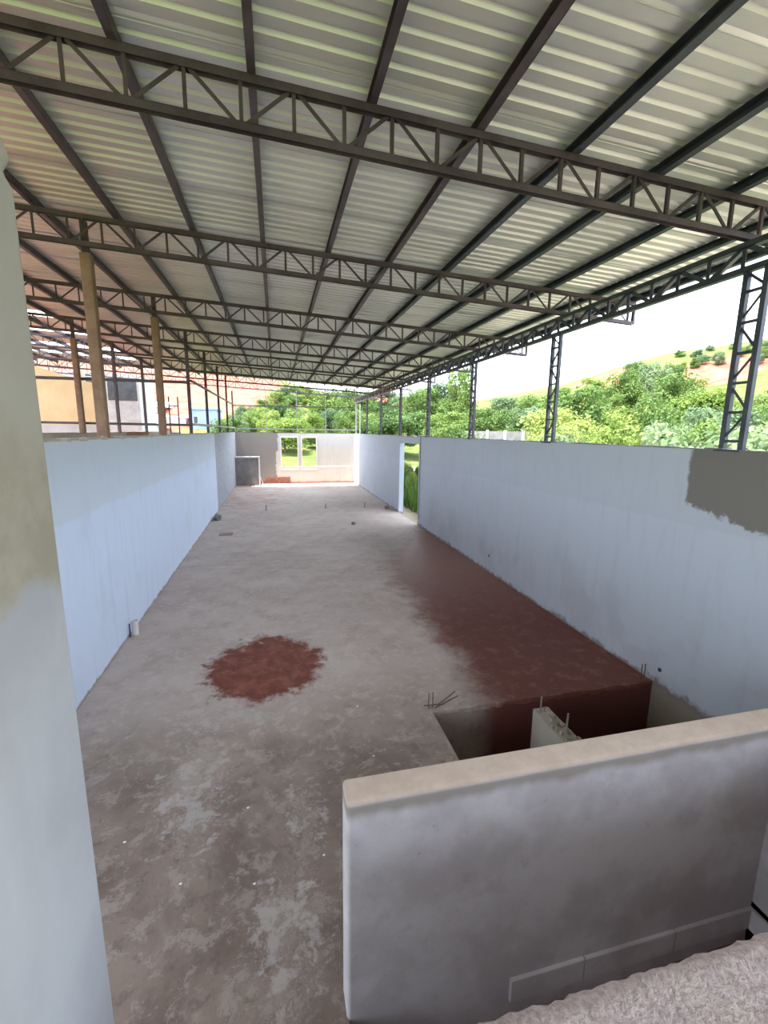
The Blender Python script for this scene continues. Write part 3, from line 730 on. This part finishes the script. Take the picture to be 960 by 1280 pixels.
for px, py, d, kd, wf in ((283, 520, 40, 'l_mid', 0.9), (296, 515, 43.5, 'l_blue', 0.64), (328, 508, 51, 'l_yel', 1), (352, 503, 48.5, 'l_dark', 0.64), (330, 498, 54, 'l_mid', 0.9), (455, 512, 46.5, 'l_mid', 0.79), (305, 505, 48.5, 'l_blue', 0.72), (318, 512, 46, 'l_mid', 0.72),
                          (345, 487, 57.5, 'l_mid', 1), (362, 482, 61.5, 'l_dark', 0.9), (385, 480, 65.5, 'l_yel', 1), (405, 484, 53.5, 'l_mid', 0.8), (425, 488, 64.5, 'l_blue', 1), (442, 484, 59, 'l_mid', 1), (335, 512, 43.5, 'l_yel', 0.58), (372, 510, 45.5, 'l_mid', 0.8),
                          (395, 515, 42.5, 'l_yel', 0.58), (415, 508, 48.5, 'l_blue', 0.8), (436, 512, 43, 'l_mid', 0.64), (355, 520, 40, 'l_yel', 1), (462, 488, 67.5, 'l_mid', 1), (484, 484, 63, 'l_dark', 0.8), (510, 492, 57.5, 'l_blue', 0.9), (474, 505, 53.5, 'l_dark', 0.9),
                          (500, 510, 40, 'l_dark', 1), (545, 474, 64.5, 'l_blue', 0.8), (528, 482, 50, 'l_mid', 0.8)):
    tree(px, py, d, kd, wf*1.15, FARW+(', left of the window part' if px < 300 else ', behind its bare grey part' if px < 347 else ', behind its two windows' if px < 400 else ', behind its white part' if px < 447 else ' and behind the last columns'))
RW = 'beyond the right wall'
def btw(px): return ('before the cement patch column' if px > 912 else 'between first and second lattice columns' if px > 687 else 'between second and third lattice columns' if px > 587 else 'past the third lattice column')
for px, py, d, kd, wf in ((572, 497, 60, 'l_dark', 0.8), (566, 512, 44, 'l_mid', 1), (600, 515, 48.5, 'l_yel', 1), (632, 494, 56, 'l_blue', 1), (655, 503, 45.5, 'l_blue', 1), (612, 506, 39.5, 'l_mid', 0.9), (672, 491, 51.5, 'l_mid', 1), (700, 482, 56.5, 'l_mid', 1),
                          (725, 478, 40.5, 'l_mid', 0.9), (748, 470, 60, 'l_yel', 1), (775, 462, 52.5, 'l_mid', 0.9), (797, 449, 64, 'l_dark', 0.8), (818, 447, 56.5, 'l_blue', 0.64), (840, 452, 61.5, 'l_dark', 0.7), (705, 507, 29.5, 'l_yel', 0.9), (740, 500, 45.5, 'l_yel', 0.64),
                          (770, 490, 48, 'l_mid', 0.64), (800, 472, 60, 'l_mid', 1), (835, 464, 44.5, 'l_mid', 0.9), (862, 470, 50, 'l_mid', 0.9), (880, 482, 39, 'l_yel', 0.72), (790, 505, 34.5, 'l_yel', 1.1), (835, 495, 26.5, 'l_mid', 0.64), (575, 455, 55.5, 'l_mid', 0.5),
                          (960, 490, 45, 'l_mid', 0.9), (900, 503, 30.5, 'l_blue', 0.81), (930, 505, 35, 'l_mid', 0.72), (985, 480, 49, 'l_yel', 1), (1040, 470, 40, 'l_mid', 1)):
    tree(px, py, d, kd, wf, RW+', '+btw(px))
BW = 'close beyond the right wall'
for px, py, d, kd, wf in ((690, 528, 20, 'l_yel', 0.9), (722, 531, 24.5, 'l_mid', 1), (760, 528, 16, 'l_yel', 0.72), (800, 527, 18.5, 'l_blue', 0.64), (840, 522, 23, 'l_blue', 0.7), (872, 520, 20.5, 'l_mid', 0.64), (905, 525, 11, 'l_blue', 1), (945, 528, 24.5, 'l_yel', 0.8),
                          (960, 540, 14.5, 'l_yel', 0.8), (580, 528, 20.5, 'l_mid', 0.8), (555, 530, 24, 'l_mid', 0.8), (668, 527, 13.5, 'l_blue', 0.8), (990, 520, 18, 'l_blue', 0.9)):
    tree(px, py, d, kd, wf, BW+', '+btw(px), True)
HB = 'on the hillside above the red earth cutting'
for px, py, d, kd, wf in ((885, 455, 84, 'l_blue', 1), (915, 450, 82, 'l_mid', 1), (940, 452, 80, 'l_blue', 1), (958, 432, 72.5, 'l_mid', 1), (880, 441, 72.5, 'l_blue', 1), (848, 458, 80, 'l_mid', 1.2), (868, 462, 78, 'l_blue', 1.2), (895, 466, 74, 'l_mid', 1.1),
                          (930, 462, 76, 'l_mid', 1.2), (955, 458, 78, 'l_blue', 1.2), (800, 455, 73, 'l_mid', 1), (900, 438, 71.5, 'l_blue', 0.8), (925, 432, 74.5, 'l_mid', 0.8), (870, 446, 71, 'l_mid', 0.8), (950, 440, 70, 'l_blue', 0.9), (855, 452, 70, 'l_yel', 0.8)):
    tree(px, py, d, kd, wf, HB, True)
for px, py, d, kd, wf in ((509, 575, 21, 'l_yel', 0.42), (519, 580, 19, 'l_mid', 0.4), (514, 588, 18, 'l_yel', 0.35)):
    tree(px, py, d, kd, wf, 'seen through the doorway in the right wall', True)

# tall grass outside the doorway
def grass(name, x0, x1, y0, y1, n, h, label, seed):
    rg = np.random.default_rng(seed); v = []; f = []
    for i in range(n):
        x, y = rg.uniform(x0, x1), rg.uniform(y0, y1); a = rg.uniform(0, math.tau); hh = h*rg.uniform(.4, 1.15); wd = rg.uniform(.006, .016)
        dx, dy = math.cos(a), math.sin(a); bx, by = rg.normal(0, .14, 2)*hh*1.6; z = terr(x, y)-.03; k = len(v)
        v += [(x-dx*wd, y-dy*wd, z), (x+dx*wd, y+dy*wd, z), (x+bx*.4+dx*wd*.8, y+by*.4+dy*wd*.8, z+hh*.6), (x+bx*.4-dx*wd*.8, y+by*.4-dy*wd*.8, z+hh*.6), (x+bx, y+by, z+hh)]
        f += [(k, k+1, k+2, k+3), (k+3, k+2, k+4)]
    o = link(name, mesh(name, v, f), 'grass'); return tag(o, label, 'grass', None, 'stuff')
grass('tall_grass', XR+.7, 8.5, 12.0, 24, 9000, 1.15, 'tall green grass growing outside the doorway', 5)
